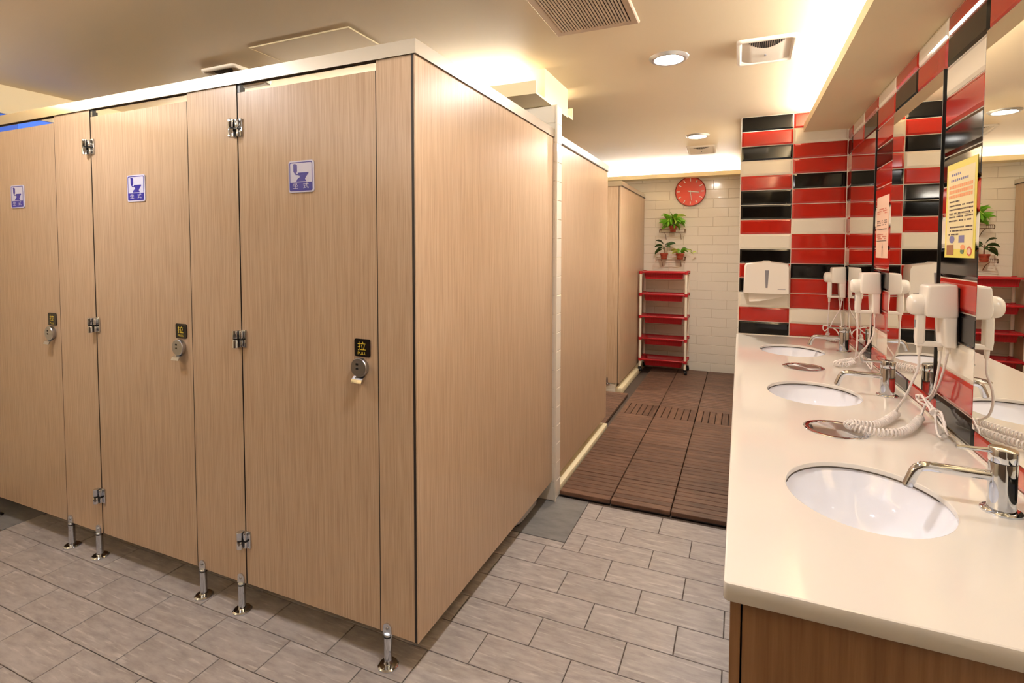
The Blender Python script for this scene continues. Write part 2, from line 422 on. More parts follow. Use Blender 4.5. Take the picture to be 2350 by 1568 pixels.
# ------------------------------------------------------------------ lamps
def downlight(x, y, label, m=lens):
    t = thing('downlight', label, 'ceiling light', (x, y, ZC), 'round recessed downlights')
    part('trim_ring', MB().lathe([(.062, -.002), (.066, -.012), (.078, -.012), (.088, -.004), (.09, 0), (.062, 0), (.06, -.002)], (x, y, ZC), cap0=False, cap1=False, n=40), ring_m, t)
    part('lamp_lens', MB().lathe([(.0, -.0035), (.061, -.0035), (.061, 0)], (x, y, ZC), n=40, cap0=False, cap1=False), m, t)
    return t
downlight(-.322, 2.579, 'large round downlight nearest the camera, left of the louvred fan', lens)
downlight(-.323, 4.392, 'smaller-looking round downlight beyond, in front of the far fan', lens_warm)
downlight(-.322, .95, 'round downlight out of frame above the near end of the basins', lens_near)
downlight(-2.35, .74, 'round downlight out of frame above the aisle before the cubicle doors', lens_left)
downlight(-1.95, 4.35, 'round fill downlight added out of view over the hidden far cubicles', lens_warm)  # added to brighten the far end
def tube_lamp(p0, p1, m, label):
    t = thing('cove_tube', label, 'tube lamp', p0, 'tube lamps hidden in the coves')
    part('tube', MB().tube([p0, p1], .008, 10), m, t)
    d = (Vector(p1)-Vector(p0)).normalized()
    for p, sgn in ((Vector(p0), -1), (Vector(p1), 1)):
        part('end_cap', MB().tube([p+d*sgn*.0005, p+d*sgn*.02], .0095, 10), white_pl, t)
tube_lamp((.455, -.9, 2.15), (.455, 3.86, 2.15), tube_mirror, 'long tube lamp in the cove above the mirrors')
tube_lamp((-1.75, 5.975, 2.139), (-.06, 5.975, 2.139), tube_far, 'tube lamp in the cove over the clock wall')
tube_lamp((-3.6, 2.43, 2.132), (-1.0, 2.43, 2.132), tube_beam, 'tube lamp on the near ledge of the beam above the cubicles')
tube_lamp((-1.6, 2.912, 2.1), (-1.0, 2.912, 2.1), tube_beam, 'tube lamp on the far ledge of the beam above the cubicles')
tube_lamp((-3.6, YB+.08, 2.12), (-1.2, YB+.08, 2.12), fill_tube, 'long fill tube added in an unseen cove on the wall behind the camera')  # added uplight that lifts the ceiling from behind the camera
tube_lamp((XL+.08, -1.4, 2.12), (XL+.08, 1.05, 2.12), fill_tube, 'fill tube added in an unseen cove on the left wall')  # added uplight for the left part of the ceiling
lp = thing('fill_panel', 'cool fill panel added on the unseen ceiling behind the camera', 'ceiling light', (-2.6, -.8, ZC))  # added fill light, not a known fitting
part('diffuser', MB().box(-3.1, -2.1, -1.1, -.5, ZC-.014, ZC-.008), fill_panel_cool, lp)
part('frame', MB().box(-3.13, -3.1, -1.13, -.47, ZC-.018, ZC).box(-2.1, -2.07, -1.13, -.47, ZC-.018, ZC).box(-3.1, -2.1, -1.13, -1.1, ZC-.018, ZC).box(-3.1, -2.1, -.5, -.47, ZC-.018, ZC), white_pl, lp)

# ------------------------------------------------------------------ cubicle partition and doors
FY = 1.335; PT = .018
pilasters = [(-1.03, -.9030), (-1.885, -1.6295), (-2.7405, -2.4855), (-3.595, -3.34)]
cp = thing('cubicle_partition', 'light oak cubicle partition with pilasters, long side panel, top rail and steel feet', 'partition', (-2.2, FY, 0))
for x0, x1 in pilasters:
    o = part('pilaster', MB().box(x0, x1, FY, FY+PT, .106, 1.9), wood, cp)
    part('edge_strip', MB().box(x1, x1+.0012, FY+.001, FY+PT-.001, .106, 1.9).box(x0-.0012, x0, FY+.001, FY+PT-.001, .106, 1.9), dark, o)
part('side_panel', MB().box(-.908, -.89, FY+.001, 2.589, .106, 1.9), wood, cp)
part('edge_strip', MB().box(-.8940, -.8899, FY-.0004, FY+.001, .106, 1.9), wood, cp)
part('corner_strip', MB().box(-.9025, -.8940, FY-.0008, FY+.0004, .106, 1.9), dark, cp)
part('end_panel', MB().box(XL+.002, -3.6, FY, FY+PT, .106, 1.9), wood, cp)
for x in (-1.757, -2.613, -3.47):
    part('divider_panel', MB().box(x-.009, x+.009, FY+PT+.001, 2.58, .106, 1.9), wood, cp)
rail = MB()
rail.box(XL+.003, -.884, FY-.006, FY-.003, 1.897, 1.94).box(XL+.003, -.887, FY-.003, FY+PT+.004, 1.936, 1.94).box(XL+.003, -.91, FY+PT+.003, FY+PT+.006, 1.9, 1.94)
rail.box(-.887, -.884, FY-.003, 2.588, 1.897, 1.94).box(-.914, -.887, FY+.02, 2.588, 1.936, 1.94).box(-.914, -.911, FY+.03, 2.588, 1.9, 1.94)
rl = part('top_rail', rail, alu, cp)
part('rail_bead', MB().box(XL+.003, -.8825, FY-.0075, FY-.0035, 1.897, 1.9035).box(-.8865, -.8825, FY-.0035, 2.588, 1.897, 1.9035), alu, rl)
part('rail_lining', MB().box(XL+.003, -.91, FY-.0025, FY+PT+.002, 1.9005, 1.935), dark, rl)
def leg(x, parent, y=FY):
    lg = part('support_foot', MB().lathe([(.033, 0), (.033, .004), (.028, .008), (.014, .010), (.0125, .012), (.0125, .104), (.011, .106)], (x, y-.0, 0), n=28), chrome, parent)
    pts = [(x-.016, .100), (x+.016, .100)]+[(x+.016*math.cos(PI*i/8), .124+.016*math.sin(PI*i/8)) for i in range(9)]
    part('bracket_plate', MB().prism(pts, 'Y', y-.005, y-.0005), chrome, lg)
    sc_ = MB()
    sc_.lathe([(.005, 0), (.004, .0025), (.0, .003)], (x, y-.005, .125), '-Y', 10)
    for dx, dy in ((-.021, -.006), (.021, .004), (0, -.022)): sc_.lathe([(.004, .006), (.003, .0085), (0, .009)], (x+dx, y+dy, 0), n=8)
    part('screw', sc_, screw_m, lg)
    part('collar', MB().lathe([(.0135, .0965), (.0135, .1005)], (x, y, 0), n=16), black, lg)
for x in (-1.004, -1.652, -1.857, -2.508, -2.712, -3.365): leg(x, cp)

def cubicle_door(x1, label, dup_from=None):
    """door with its hinge edge at x1-.597 and lock edge at x1; local origin at (x1, FY, 0)"""
    t = thing('cubicle_door', label, 'door', (x1, FY, 0), 'oak cubicle doors')
    W = .5965
    def P(n, mb, m, par=t, **k): return part(n, mb, m, par, world=False, **k)
    P('door_leaf', MB().box(-W+.004, -.003, .0005, PT, .108, 1.868), wood)
    P('edge_strip', MB().box(-.003, -.0018, .001, PT, .108, 1.868).box(-W+.0028, -W+.004, .001, PT, .108, 1.868), black)
    P('stop_strip', MB().box(-.012, .008, PT+.001, PT+.006, .108, 1.89).box(-W-.008, -W+.012, PT+.001, PT+.006, .108, 1.89).box(-W-.004, -W+.012, .003, PT, 1.87, 1.898), black)
    for z in (1.744, 1.003, .272):
        h = P('hinge', MB().rbox(-W-.023, -W-.004, -.004, -.0005, z-.031, z+.031, .001).rbox(-W+.004, -W+.027, -.004, -.0005, z-.029, z+.033, .001), chrome)
        P('knuckle', MB().lathe([(.011, z+.003), (.0115, z+.004), (.0115, z+.030), (.0105, z+.031)], (-W-.012, -.014, 0), n=16)
          .lathe([(.0105, z-.031), (.0115, z-.030), (.0115, z-.004), (.011, z-.003)], (-W-.012, -.014, 0), n=16)
          .rbox(-W+.003, -W+.015, -.015, -.004, z+.002, z+.030, .002).rbox(-W+.006, -W+.014, -.012, -.004, z-.028, z-.003, .002), chrome, h)
        P('knuckle_gap', MB().lathe([(.0095, z-.004), (.0095, z+.004)], (-W-.012, -.014, 0), n=14).box(-W-.005, -W+.016, -.014, -.004, z-.0035, z+.0025), black, h)
    # lock
    lx, lz = -.066, .949
    lk = P('lock', MB().lathe([(.029, 0), (.0305, .003), (.0305, .0135), (.029, .016), (0, .016)], (lx, 0, lz), '-Y', 36, cap1=False), steel)
    P('lock_slot', MB().rbox(lx-.010, lx+.000, -.0168, -.0155, lz+.0075, lz+.0145, .0005, 1).rbox(lx-.010, lx+.000, -.0168, -.0155, lz-.006, lz+.001, .0005, 1), black, lk)
    prof = [(-.004, -.028), (-.014, -.031), (-.022, -.036), (-.026, -.047), (-.023, -.047), (-.019, -.0385), (-.013, -.034), (-.004, -.031)]
    P('pull_tab', MB().prism([(a, lz+b) for a, b in prof], 'X', lx-.022, lx+.018), chrome, lk)
    # pull sign
    px, pz = -.060, 1.011
    ps = P('pull_sign', MB().prism(rrect(.061, .056, .006, 4, px, pz), 'Y', -.003, -.0003), sign_black)
    P('lettering', text_mb('拉', .034, lambda x, y: (px-.002+x, -.0034, pz-.006+y*.88)), sign_yellow, ps, smooth=0)
    P('lettering', text_mb('PULL', .0135, lambda x, y: (px-.001+x*1.15, -.0034, pz-.0215+y*.9)), sign_yellow, ps, smooth=0)
    # toilet sign
    sx, sz = -.303, 1.562
    sg = P('toilet_sign', MB().prism(rrect(.108, .104, .008, 4, sx, sz), 'Y', -.0035, -.0003), sign_white)
    o2, i2 = rrect(.099, .095, .006, 4, sx, sz), rrect(.093, .089, .004, 4, sx, sz)
    yb = -.0039
    P('sign_border', MB().add([(p[0], yb, p[1]) for p in o2]+[(p[0], yb, p[1]) for p in i2], [(j, (j+1) % 20, 20+(j+1) % 20, 20+j) for j in range(20)])
      .add([(sx-.048, yb, sz-.0445), (sx+.048, yb, sz-.0445), (sx+.048, yb, sz-.019), (sx-.048, yb, sz-.019)], [(0, 1, 2, 3)]), sign_blue, sg, smooth=0)
    def poly(mb, pts): mb.add([(sx+a, yb, sz+.0005+b*.77) for a, b in pts], [tuple(range(len(pts)))])
    pic = MB()
    poly(pic, [(-.034, .052), (-.032, .048), (-.032, .022), (-.028, .014), (-.020, .014), (-.016, .022), (-.016, .048), (-.020, .052), (-.027, .054)])
    poly(pic, [(-.028, .014), (-.022, .006), (-.012, .0055), (-.012, .010), (-.019, .0105), (-.022, .014)])
    poly(pic, [(-.012, .016), (.032, .016), (.034, .012), (.030, .006), (-.012, .004)])
    poly(pic, [(-.008, .004), (.029, .006), (.022, -.004), (.018, -.012), (.024, -.022), (-.020, -.022), (-.016, -.012), (-.004, -.003)])
    P('toilet_pictogram', pic, sign_blue, sg, smooth=0)
    l2 = text_mb('坐', .026, lambda x, y: (sx-.024+x, yb-.0005, sz-.0385+y*.8))
    text_mb('式', .026, lambda x, y: (sx+.022+x, yb-.0005, sz-.0385+y*.8), l2)
    P('lettering', l2, sign_white, sg, smooth=0)
    return t
d0 = cubicle_door(-1.031, 'oak cubicle door nearest the corner, with the largest sign and lock')
dup(d0, (-1.8865, FY, 0), 'middle oak cubicle door between two wide pilasters, blue toilet sign')
dup(d0, (-2.742, FY, 0), 'leftmost oak cubicle door, cut by the left edge, blue window above it')

# far cubicles
p2 = thing('cubicle_partition', 'oak partition panel beyond the white tiled wall end, beside the wooden deck', 'partition', (-.9, 3.2, 0))
part('side_panel', MB().box(-.908, -.89, 2.692, 3.803, .098, 1.886), wood, p2)
part('return_panel', MB().box(-1.7, -.9085, 3.785, 3.803, .098, 1.886), wood, p2)
part('top_rail', MB().box(-.912, -.884, 2.69, 3.808, 1.886, 1.93).box(-1.7, -.912, 3.78, 3.808, 1.886, 1.93), alu, p2)
part('rail_bead', MB().box(-.8845, -.8825, 2.692, 3.806, 1.884, 1.8905), dark, p2)
part('support_foot', MB().lathe([(.03, 0), (.03, .008), (.013, .012), (.013, .11)], (-.95, 3.79, 0), n=18), chrome, p2)
p3 = thing('cubicle_partition', 'farthest oak partition, narrow front and long side meeting the clock wall', 'partition', (-1.0, 5.4, 0))
part('front_panel', MB().box(-1.7, -1.017, 4.78, 4.798, .10, 1.90), wood, p3)
part('side_panel', MB().box(-1.016, -.998, 4.781, YF-.004, .10, 1.90), wood, p3)
part('corner_strip', MB().box(-1.0168, -1.0125, 4.7793, 4.7806, .10, 1.9), dark, p3)
part('top_rail', MB().box(-1.7, -.99, 4.772, 4.802, 1.90, 1.945).box(-1.02, -.99, 4.802, YF-.004, 1.90, 1.945), alu, p3)
part('rail_bead', MB().box(-.9905, -.9885, 4.774, YF-.006, 1.898, 1.905), dark, p3)
part('support_foot', MB().lathe([(.03, .085), (.03, .09), (.013, .095), (.013, .115)], (-1.11, 4.79, 0), n=18).rbox(-1.135, -1.1, 4.772, 4.779, .105, .15, .002), chrome, p3)

# bin behind the side panel
bn = thing('waste_bin', 'pale rounded bin whose base shows under the oak side panel', 'bin', (-1.055, 2.39, 0))
rings = [[(-1.055+a, 2.39+b, z) for a, b in rrect(wd, dp, r, 6)] for z, wd, dp, r in ((.0041, .205, .305, .07), (.018, .232, .332, .08), (.42, .27, .38, .09), (.43, .275, .385, .09))]
part('bin_body', MB().loft(rings), bin_m, bn)
part('base_ring', MB().loft([[(-1.055+a, 2.39+b, z) for a, b in rrect(.206, .306, .073, 6)] for z in (.0, .004)]), black, bn)
rings = [[(-1.055+a, 2.39+b, z) for a, b in rrect(wd, dp, r, 6)] for z, wd, dp, r in ((.431, .28, .39, .09), (.455, .28, .39, .09), (.475, .24, .35, .09))]
part('bin_lid', MB().loft(rings), bin_m, bn)

# ------------------------------------------------------------------ wooden deck
dk = thing('wooden_deck', 'dark brown slatted wooden deck tiles covering the far floor', 'decking', (-.43, 2.65, 0))
sl_cache = {}
def slat_mesh(lx, ly, m):
    k = (round(lx, 3), round(ly, 3), m.name)
    if k not in sl_cache:
        e = .002
        def R(q, z): return [(-lx/2+q, -ly/2+q, z), (lx/2-q, -ly/2+q, z), (lx/2-q, ly/2-q, z), (-lx/2+q, ly/2-q, z)]
        sl_cache[k] = MB().loft([R(0, .010), R(0, .028), R(e, .030)]).mesh('slat', m, 0)
    return sl_cache[k]
def deck_tile(x0, x1, y0, y1, turned=False):
    base = MB().box(x0+.004, x1-.004, y0+.004, y1-.004, .004, .0098)
    for i in range(4):
        for j in range(4): base.box(x0+.02+i*(x1-x0-.07)/3, x0+.05+i*(x1-x0-.07)/3, y0+.02+j*(y1-y0-.07)/3, y0+.05+j*(y1-y0-.07)/3, 0, .004)
    t = part('deck_tile', base, castor_m, dk, 0)
    for i in range(6):
        if turned:
            wd = (x1-x0-.003)/6
            inst('slat', slat_mesh(wd-.005, y1-y0-.004, deck_wood_turned), t, (x0+.0015+wd*(i+.5), (y0+y1)/2, 0))
        else:
            wd = (y1-y0-.003)/6
            inst('slat', slat_mesh(x1-x0-.004, wd-.0045, deck_wood), t, ((x0+x1)/2, y0+.0015+wd*(i+.5), 0))
for r in range(11):
    y0 = 2.655+.3*r; y1 = min(y0+.3, YF-.01) if r < 10 else y0+.3
    if r == 10: y1 = YF-.02 if YF-.02-y0 > .05 else y1
    for x0, x1 in ((-.869, -.595), (-.594, -.295), (-.294, .003 if r < 4 else -.014)):
        deck_tile(x0, x1, y0, y0+.299, r == 5)
ry = 2.655+.3*11
for r in range(3):
    for x0, x1 in ((-1.50, -1.203), (-1.202, -.905)):
        deck_tile(x0, x1, 3.845+.3*r, 3.845+.3*r+.299)

# ------------------------------------------------------------------ counter, cabinet, basins
SINK = [1.447, 2.415, 3.40]; SX, SA, SBb = .279, .165, .194
ct = thing('countertop', 'long cream-white counter top with three oval basin cut-outs along the mirror wall', 'countertop', (.3, 2.4, CT))
def top_mesh():
    X0, X1, Y0, Y1, r = -.017, XR+.004, .961, YE-.0005, .007
    def outer(q):
        o = [(X1, Y0+q), (X1, Y1), (X0+q, Y1)]
        for i in range(5):
            a = PI+PI/2*i/4
            o.append((X0+q+(r)+(r)*math.cos(a), Y0+q+r+r*math.sin(a)))
        return o
    NS = 64
    b = MB()
    prof = [(.004, CT), (.001, CT-.0015), (0, CT-.005), (0, CT-.028), (.002, CT-.033)]
    rings = [[(x, y, z) for x, y in outer(q)] for q, z in prof]
    b.loft(rings, False, False)
    bm = bmesh.new(); edges = []
    def loop(pts):
        vs = [bm.verts.new(p) for p in pts]
        for i in range(len(vs)): edges.append(bm.edges.new((vs[i], vs[(i+1) % len(vs)])))
    loop(rings[0])
    for sy in SINK:
        hr = [[(SX+(SA+q)*math.cos(2*PI*j/NS), sy+(SBb+q)*math.sin(2*PI*j/NS), z) for j in range(NS)] for q, z in ((.003, CT), (.0008, CT-.0012), (0, CT-.004), (0, CT-.012))]
        b.loft(hr, False, False); loop(hr[0])
    bmesh.ops.triangle_fill(bm, use_beauty=True, use_dissolve=False, edges=edges)
    b.bm(bm)
    return b
tm = top_mesh()
o_ = part('worktop_slab', tm, solid_top, ct, 40)
part('wall_seal', MB().box(XR-.004, XR+.002, .965, YE-.004, CT, CT+.005).box(0, XR-.004, YE-.004, YE+.004, CT, CT+.004), grout_white, ct)
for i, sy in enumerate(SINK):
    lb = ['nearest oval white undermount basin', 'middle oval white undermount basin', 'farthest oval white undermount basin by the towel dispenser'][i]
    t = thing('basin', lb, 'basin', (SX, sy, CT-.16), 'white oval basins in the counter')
    prof = [(1.03, -.0125), (1.02, -.018), (.985, -.034), (.93, -.065), (.83, -.105), (.66, -.132), (.42, -.146), (.16, -.151), (.10, -.152)]
    rings = [[(SX+SA*k*math.cos(2*PI*j/56), sy+SBb*k*math.sin(2*PI*j/56), CT+z) for j in range(56)] for k, z in prof]
    rings += [[(SX+(SA*k+.008)*math.cos(2*PI*j/56), sy+(SBb*k+.008)*math.sin(2*PI*j/56), CT+z-.008) for j in range(56)] for k, z in prof[::-1]]
    b = MB().loft(rings, False, False); n = len(rings)
    b.add(rings[0]+rings[-1], [(j, (j+1) % 56, 56+(j+1) % 56, 56+j) for j in range(56)])
    part('bowl', b, ceramic, t, 60)
    part('drain', MB().lathe([(.028, -.1505), (.028, -.148), (.02, -.146), (.0, -.1445)], (SX, sy, CT), n=24, cap1=False), chrome, t)
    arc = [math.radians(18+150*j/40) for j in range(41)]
    part('rim_line', MB().loft([[(SX+(SA+q)*math.cos(a), sy+(SBb+q)*math.sin(a), CT+z) for a in arc] for q, z in ((.003, -.0122), (-.0012, -.0122), (-.0012, -.0155), (.003, -.0155))], False, False, False), rim_line_m, t)  # dark line along the far half of the rim only
cb = thing('vanity_cabinet', 'oak vanity cabinet under the counter, dark end towards the camera', 'cabinet', (.3, 2.4, 0))
part('end_panel', MB().box(.0145, XR, .985, 1.003, .0, .713), cabinet_wood, cb)
part('carcass', MB().box(.0135, .0285, 1.004, YE-.002,   .07, .712).box(.03, XR, YE-.02, YE-.002, .07, .70).box(.04, XR, 1.004, YE-.02, .07, .085), dark, cb)
part('plinth', MB().box(.05, .065, 1.004, YE-.002, 0, .07), dark, cb)
nd = 6; dw = (YE-.004-.986)/nd
for i in range(nd):
    y0 = .986+dw*i
    part('cabinet_door', MB().rbox(-.006, .0115, y0+.0015, y0+dw-.0015, .072, .709, .001, 1), cabinet_wood, cb)
# faucets
def faucet(x, y, label):
    t = thing('faucet', label, 'faucet', (x, y, CT), 'chrome basin faucets')
    L = lambda n, mb, m=chrome, p=t, **k: part(n, mb, m, p, 40, False, **k)
    L('base_ring', MB().lathe([(.037, 0), (.037, .004), (.034, .007), (.026, .008)], n=40))
    L('body', MB().lathe([(.0255, .006), (.025, .02), (.025, .108), (.0245, .110)], n=40))
    L('cap_seam', MB().lathe([(.0238, .1095), (.0238, .1125)], n=32), black)
    rings = [[(.0255*math.cos(2*PI*j/40)*k, .0255*math.sin(2*PI*j/40)*k, z-.10*.0255*k*math.cos(2*PI*j/40)*s) for j in range(40)] for k, z, s in ((.98, .112, 0), (1, .114, 0), (1, .138, 1), (.95, .1405, 1), (.2, .1415, 1))]
    lv = L('lever_cap', MB().loft(rings))
    L('lever', MB().tube([(-.018, 0, .134), (-.045, 0, .1335), (-.083, 0, .133)], [.0055, .0045, .0042], 12), chrome, lv)
    sp = L('spout', MB().tube([(-.02, 0, .077), (-.10, 0, .078), (-.130, 0, .079), (-.143, 0, .0775), (-.152, 0, .072), (-.158, 0, .063), (-.1635, 0, .048), (-.170, 0, .030)], .0112, 18))
    L('aerator', MB().tube([(-.1695, 0, .032), (-.1712, 0, .0265)], .0095, 16), steel, sp)
    return t
f0 = faucet(.535, 1.468, 'nearest chrome pillar faucet over the nearest basin')
dup(f0, (.54, 2.475, CT), 'middle chrome pillar faucet over the middle basin')
dup(f0, (.545, 3.46, CT), 'farthest chrome pillar faucet in the corner by the far basin')
# waste hatches
def lid(y, label):
    t = thing('waste_hatch', label, 'waste hatch', (.289, y, CT+.0003), 'round steel waste hatches in the counter')
    part('ring', MB().lathe([(.092, 0), (.092, .002), (.088, .0035), (.076, .0025), (.074, .0005)], n=48, cap0=False, cap1=False), chrome, t, 40, False)
    part('flap', MB().lathe([(.0735, 0.0004), (.0735, .0012), (.05, .0006), (.0, .0003)], n=48, cap0=False, cap1=False), spun, t, 40, False)
    part('pivot_gap', MB().box(-.072, -.064, -.02, .02, .0008, .0016), black, t, 0, False)
    return t
l0 = lid(1.937, 'steel round waste hatch between near and middle basins, coiled cord on it')
dup(l0, (.293, 2.92, CT+.0003), 'steel round waste hatch between the middle and farthest basins')

# ------------------------------------------------------------------ mirrors
def mirror(y0, y1, label):
    t = thing('wall_mirror', label, 'mirror', (XR, (y0+y1)/2, MZ0), 'frameless wall mirrors')
    part('mirror_glass', MB().box(XR-.0050, XR-.0045, y0+.003, y1-.003, MZ0+.002, MZ1-.002), mirror_m, t, 0)
    part('mirror_edge', MB().box(XR-.0045, XR+.005, y0, y1, MZ0+.0005, MZ1-.0005), black, t, 0)
mirror(.95, CY[2]-.004, 'nearest frameless mirror, cut by the right edge of the picture')
mirror(CY[3]+.008, CY[5]-.006, 'middle frameless mirror between the yellow and the pink notices')
mirror(CY[6]+.008, CY[8]-.006, 'farthest frameless mirror by the tiled corner')

# ------------------------------------------------------------------ notices
def quad(mb, x, a0, a1, b0, b1): mb.add([(x, a0, b0), (x, a1, b0), (x, a1, b1), (x, a0, b1)], [(0, 1, 2, 3)])
X1 = XR-.0022
po = thing('notice', 'yellow printed notice on the tile strip above the nearest hair dryer', 'notice', (XR, 2.02, 1.45))
part('sheet', MB().box(X1, X1+.0012, 1.898, 2.137, 1.298, 1.592), poster_y, po, 0)
xx = X1-.0004
m_ = MB(); quad(m_, xx, 1.912, 2.123, 1.325, 1.572); part('text_field', m_, poster_c, po, 0)
xx -= .0003
m_ = MB()
for i, (za, y0, y1) in enumerate(((1.556, 2.02, 2.115), (1.538, 1.96, 2.11))):
    for k in range(int((y1-y0)/.016)): quad(m_, xx, y0+k*.016, y0+k*.016+.009, za-.0035, za+.0035)
part('print_heading', m_, ink_blue, po, 0)
m_ = MB()
for za in (1.518, 1.503, 1.488):
    for k in range(13): quad(m_, xx, 1.925+k*.0145, 1.925+k*.0145+.012, za-.005, za+.005)
part('print_lines', m_, ink_orange, po, 0)
m_ = MB()
for i, za in enumerate((1.472, 1.459, 1.447, 1.435, 1.424, 1.412, 1.392, 1.381, 1.370)):
    for k in range(18 if i not in (0, 8) else 8): 
        if random.random() < .86: quad(m_, xx, 2.105-k*.0105-.0085, 2.105-k*.0105, za-.0023, za+.0023)
quad(m_, xx, 1.93, 2.105, 1.4295, 1.4305)
part('print_lines', m_, ink_dark, po, 0)
def disc(mb, x, cy, cz, ry, rz, n=16): mb.add([(x, cy+ry*math.cos(2*PI*j/n), cz+rz*math.sin(2*PI*j/n)) for j in range(n)], [tuple(range(n))])
m_ = MB(); disc(m_, xx, 2.075, 1.355, .022, .012); quad(m_, xx, 1.975, 2.02, 1.344, 1.366); part('print_shape', m_, ink_blue, po, 0)
m_ = MB(); quad(m_, xx, 2.06, 2.118, 1.306, 1.338); part('print_picture', m_, ink_brown, po, 0)
m_ = MB(); disc(m_, xx-.0002, 1.985, 1.33, .018, .008); part('print_picture', m_, ink_orange, po, 0)
m_ = MB(); disc(m_, xx, 1.99, 1.318, .016, .009, 6); part('print_picture', m_, ink_green, po, 0)
m_ = MB(); disc(m_, xx, 1.935, 1.318, .019, .014); part('print_stamp', m_, ink_red, po, 0)
m_ = MB(); disc(m_, xx-.0003, 1.935, 1.318, .013, .009); part('print_stamp', m_, poster_p, po, 0)
p2n = thing('notice', 'pink printed notice on the tile strip above the middle hair dryer', 'notice', (XR, 2.97, 1.43))
part('sheet', MB().box(X1, X1+.0012, 2.865, 3.09, 1.285, 1.575), poster_p, p2n, 0)
m_ = MB()
for za in (1.515, 1.505, 1.495, 1.395, 1.385, 1.376):
    for k in range(12):
        if random.random() < .8: quad(m_, X1-.0004, 3.075-k*.0155-.011, 3.075-k*.0155, za-.0028, za+.0028)
part('print_lines', m_, ink_red, p2n, 0)
m_ = MB()
for za in (1.46, 1.45, 1.44, 1.42, 1.365):
    for k in range(12):
        if random.random() < .8: quad(m_, X1-.0004, 3.075-k*.0155-.011, 3.075-k*.0155, za-.0022, za+.0022)
part('print_lines', m_, ink_dark, p2n, 0)
m_ = MB(); disc(m_, X1-.0004, 2.965, 1.318, .006, .03, 10); disc(m_, X1-.0004, 2.965, 1.335, .011, .006, 8); part('print_figure', m_, ink_dark, p2n, 0)

# ------------------------------------------------------------------ hair dryers
def coil(path, r, turns, n_per=10, wr=.0026):
    P = smooth_path(path, 8); L = [0]
    for a, b in zip(P, P[1:]): L.append(L[-1]+(b-a).length)
    tot = L[-1]; N = turns*n_per; out = []; i = 0; up = Vector((0, 0, 1))
    for k in range(N+1):
        d = tot*k/N
        while i < len(L)-2 and L[i+1] < d: i += 1
        t = (d-L[i])/max(L[i+1]-L[i], 1e-6); p = P[i].lerp(P[i+1], t); tg = (P[i+1]-P[i]).normalized()
        u = tg.cross(up); u = u.normalized() if u.length > 1e-3 else Vector((1, 0, 0)); v = u.cross(tg)
        a = 2*PI*k/n_per; out.append(p+u*math.cos(a)*r+v*math.sin(a)*r)
    return out
def dryer(y, z, label):
    t = thing('hair_dryer', label, 'hair dryer', (XR, y, z), 'white wall-mounted hair dryers')
    L = lambda n, mb, m=white_pl, p=t, a=45: part(n, mb, m, p, a, False)
    # x is minus the distance from the wall
    def slab(pts, hw, b):
        bm = bmesh.new(); lo = [bm.verts.new((-u, -hw, zz)) for u, zz in pts]; hi = [bm.verts.new((-u, hw, zz)) for u, zz in pts]
        bm.faces.new(lo); bm.faces.new(hi[::-1])
        for i in range(len(pts)): bm.faces.new((lo[i], hi[i], hi[(i+1) % len(pts)], lo[(i+1) % len(pts)]))
        bmesh.ops.recalc_face_normals(bm, faces=bm.faces)
        bmesh.ops.bevel(bm, geom=bm.edges[:], offset=b, segments=3, affect='EDGES', profile=.5)
        return MB().bm(bm)
    L('gap_shade_plate', MB().rbox(-.0065, -.001, -.036, .036, .01, .185, .002), dark)  # dark colour puts in the shadow gap between housing and wall
    L('holder', slab([(.006, .0), (.036, .002), (.042, .10), (.006, .10)], .043, .006))
    L('motor_housing', slab([(.004, .092), (.030, .090), (.084, .094), (.088, .12), (.082, .191), (.008, .195)], .046, .008))
    L('nozzle_cap', MB().lathe([(.030, .065), (.031, .080), (.0325, .084), (.0335, .100), (.031, .114), (.024, .121), (.010, .124), (0, .124)], (0, 0, .128), '-X', 28, cap1=False))
    h = L('handle', slab([(.077, .004), (.099, .000), (.102, .02), (.101, .11), (.077, .11)], .015, .006))
    L('switch', MB().rbox(-.1035, -.101, -.005, .005, .055, .08, .001), grey_pl, h)
    L('bridge', slab([(.03, -.002), (.101, -.002), (.097, .013), (.036, .013)], .014, .004))
    for gx, gy, gz, dz in ((-.089, 0, 0, -.03), (-.022, -.02, .004, -.022), (-.03, .02, .004, -.022)):
        L('cord_grip', MB().lathe([(.008, .0), (.006, dz)], (gx, gy, gz), n=12))
    return t
K = CT+.017
D1 = dryer(2.03, 1.022, 'nearest white hair dryer, on the tile strip under the yellow notice')
D2 = dryer(2.985, 1.022, 'middle white hair dryer, on the tile strip under the pink notice')
D3 = dryer(3.87, 1.022, 'farthest white hair dryer, in the tiled corner')
def wire(t, name, pts, r=.0037, k=6): return part(name, MB().tube(smooth_path(pts, k), r, 7), cord_m, t, 60)
wire(D1, 'handle_cord', [(.523, 2.03, .995), (.522, 2.028, .95), (.507, 2.03, .90), (.497, 2.05, .85), (.49, 2.10, .80), (.497, 2.15, K+.005)])
part('coiled_cord', MB().tube(coil([(.499, 2.155, K), (.467, 2.09, K), (.433, 2.026, K), (.393, 1.975, K), (.345, 1.958, K+.004), (.322, 1.94, K+.004), (.335, 1.915, K+.004), (.379, 1.904, K), (.436, 1.917, K), (.487, 1.971, K), (.53, 2.06, K), (.559, 2.13, K)], .0105, 60), .0031, 5), cord_m, D1, 60)
wire(D1, 'coil_end_cord', [(.559, 2.13, K), (.575, 2.15, .80), (.588, 2.10, .86), (.59, 2.05, .93), (.59, 2.01, 1.005)])
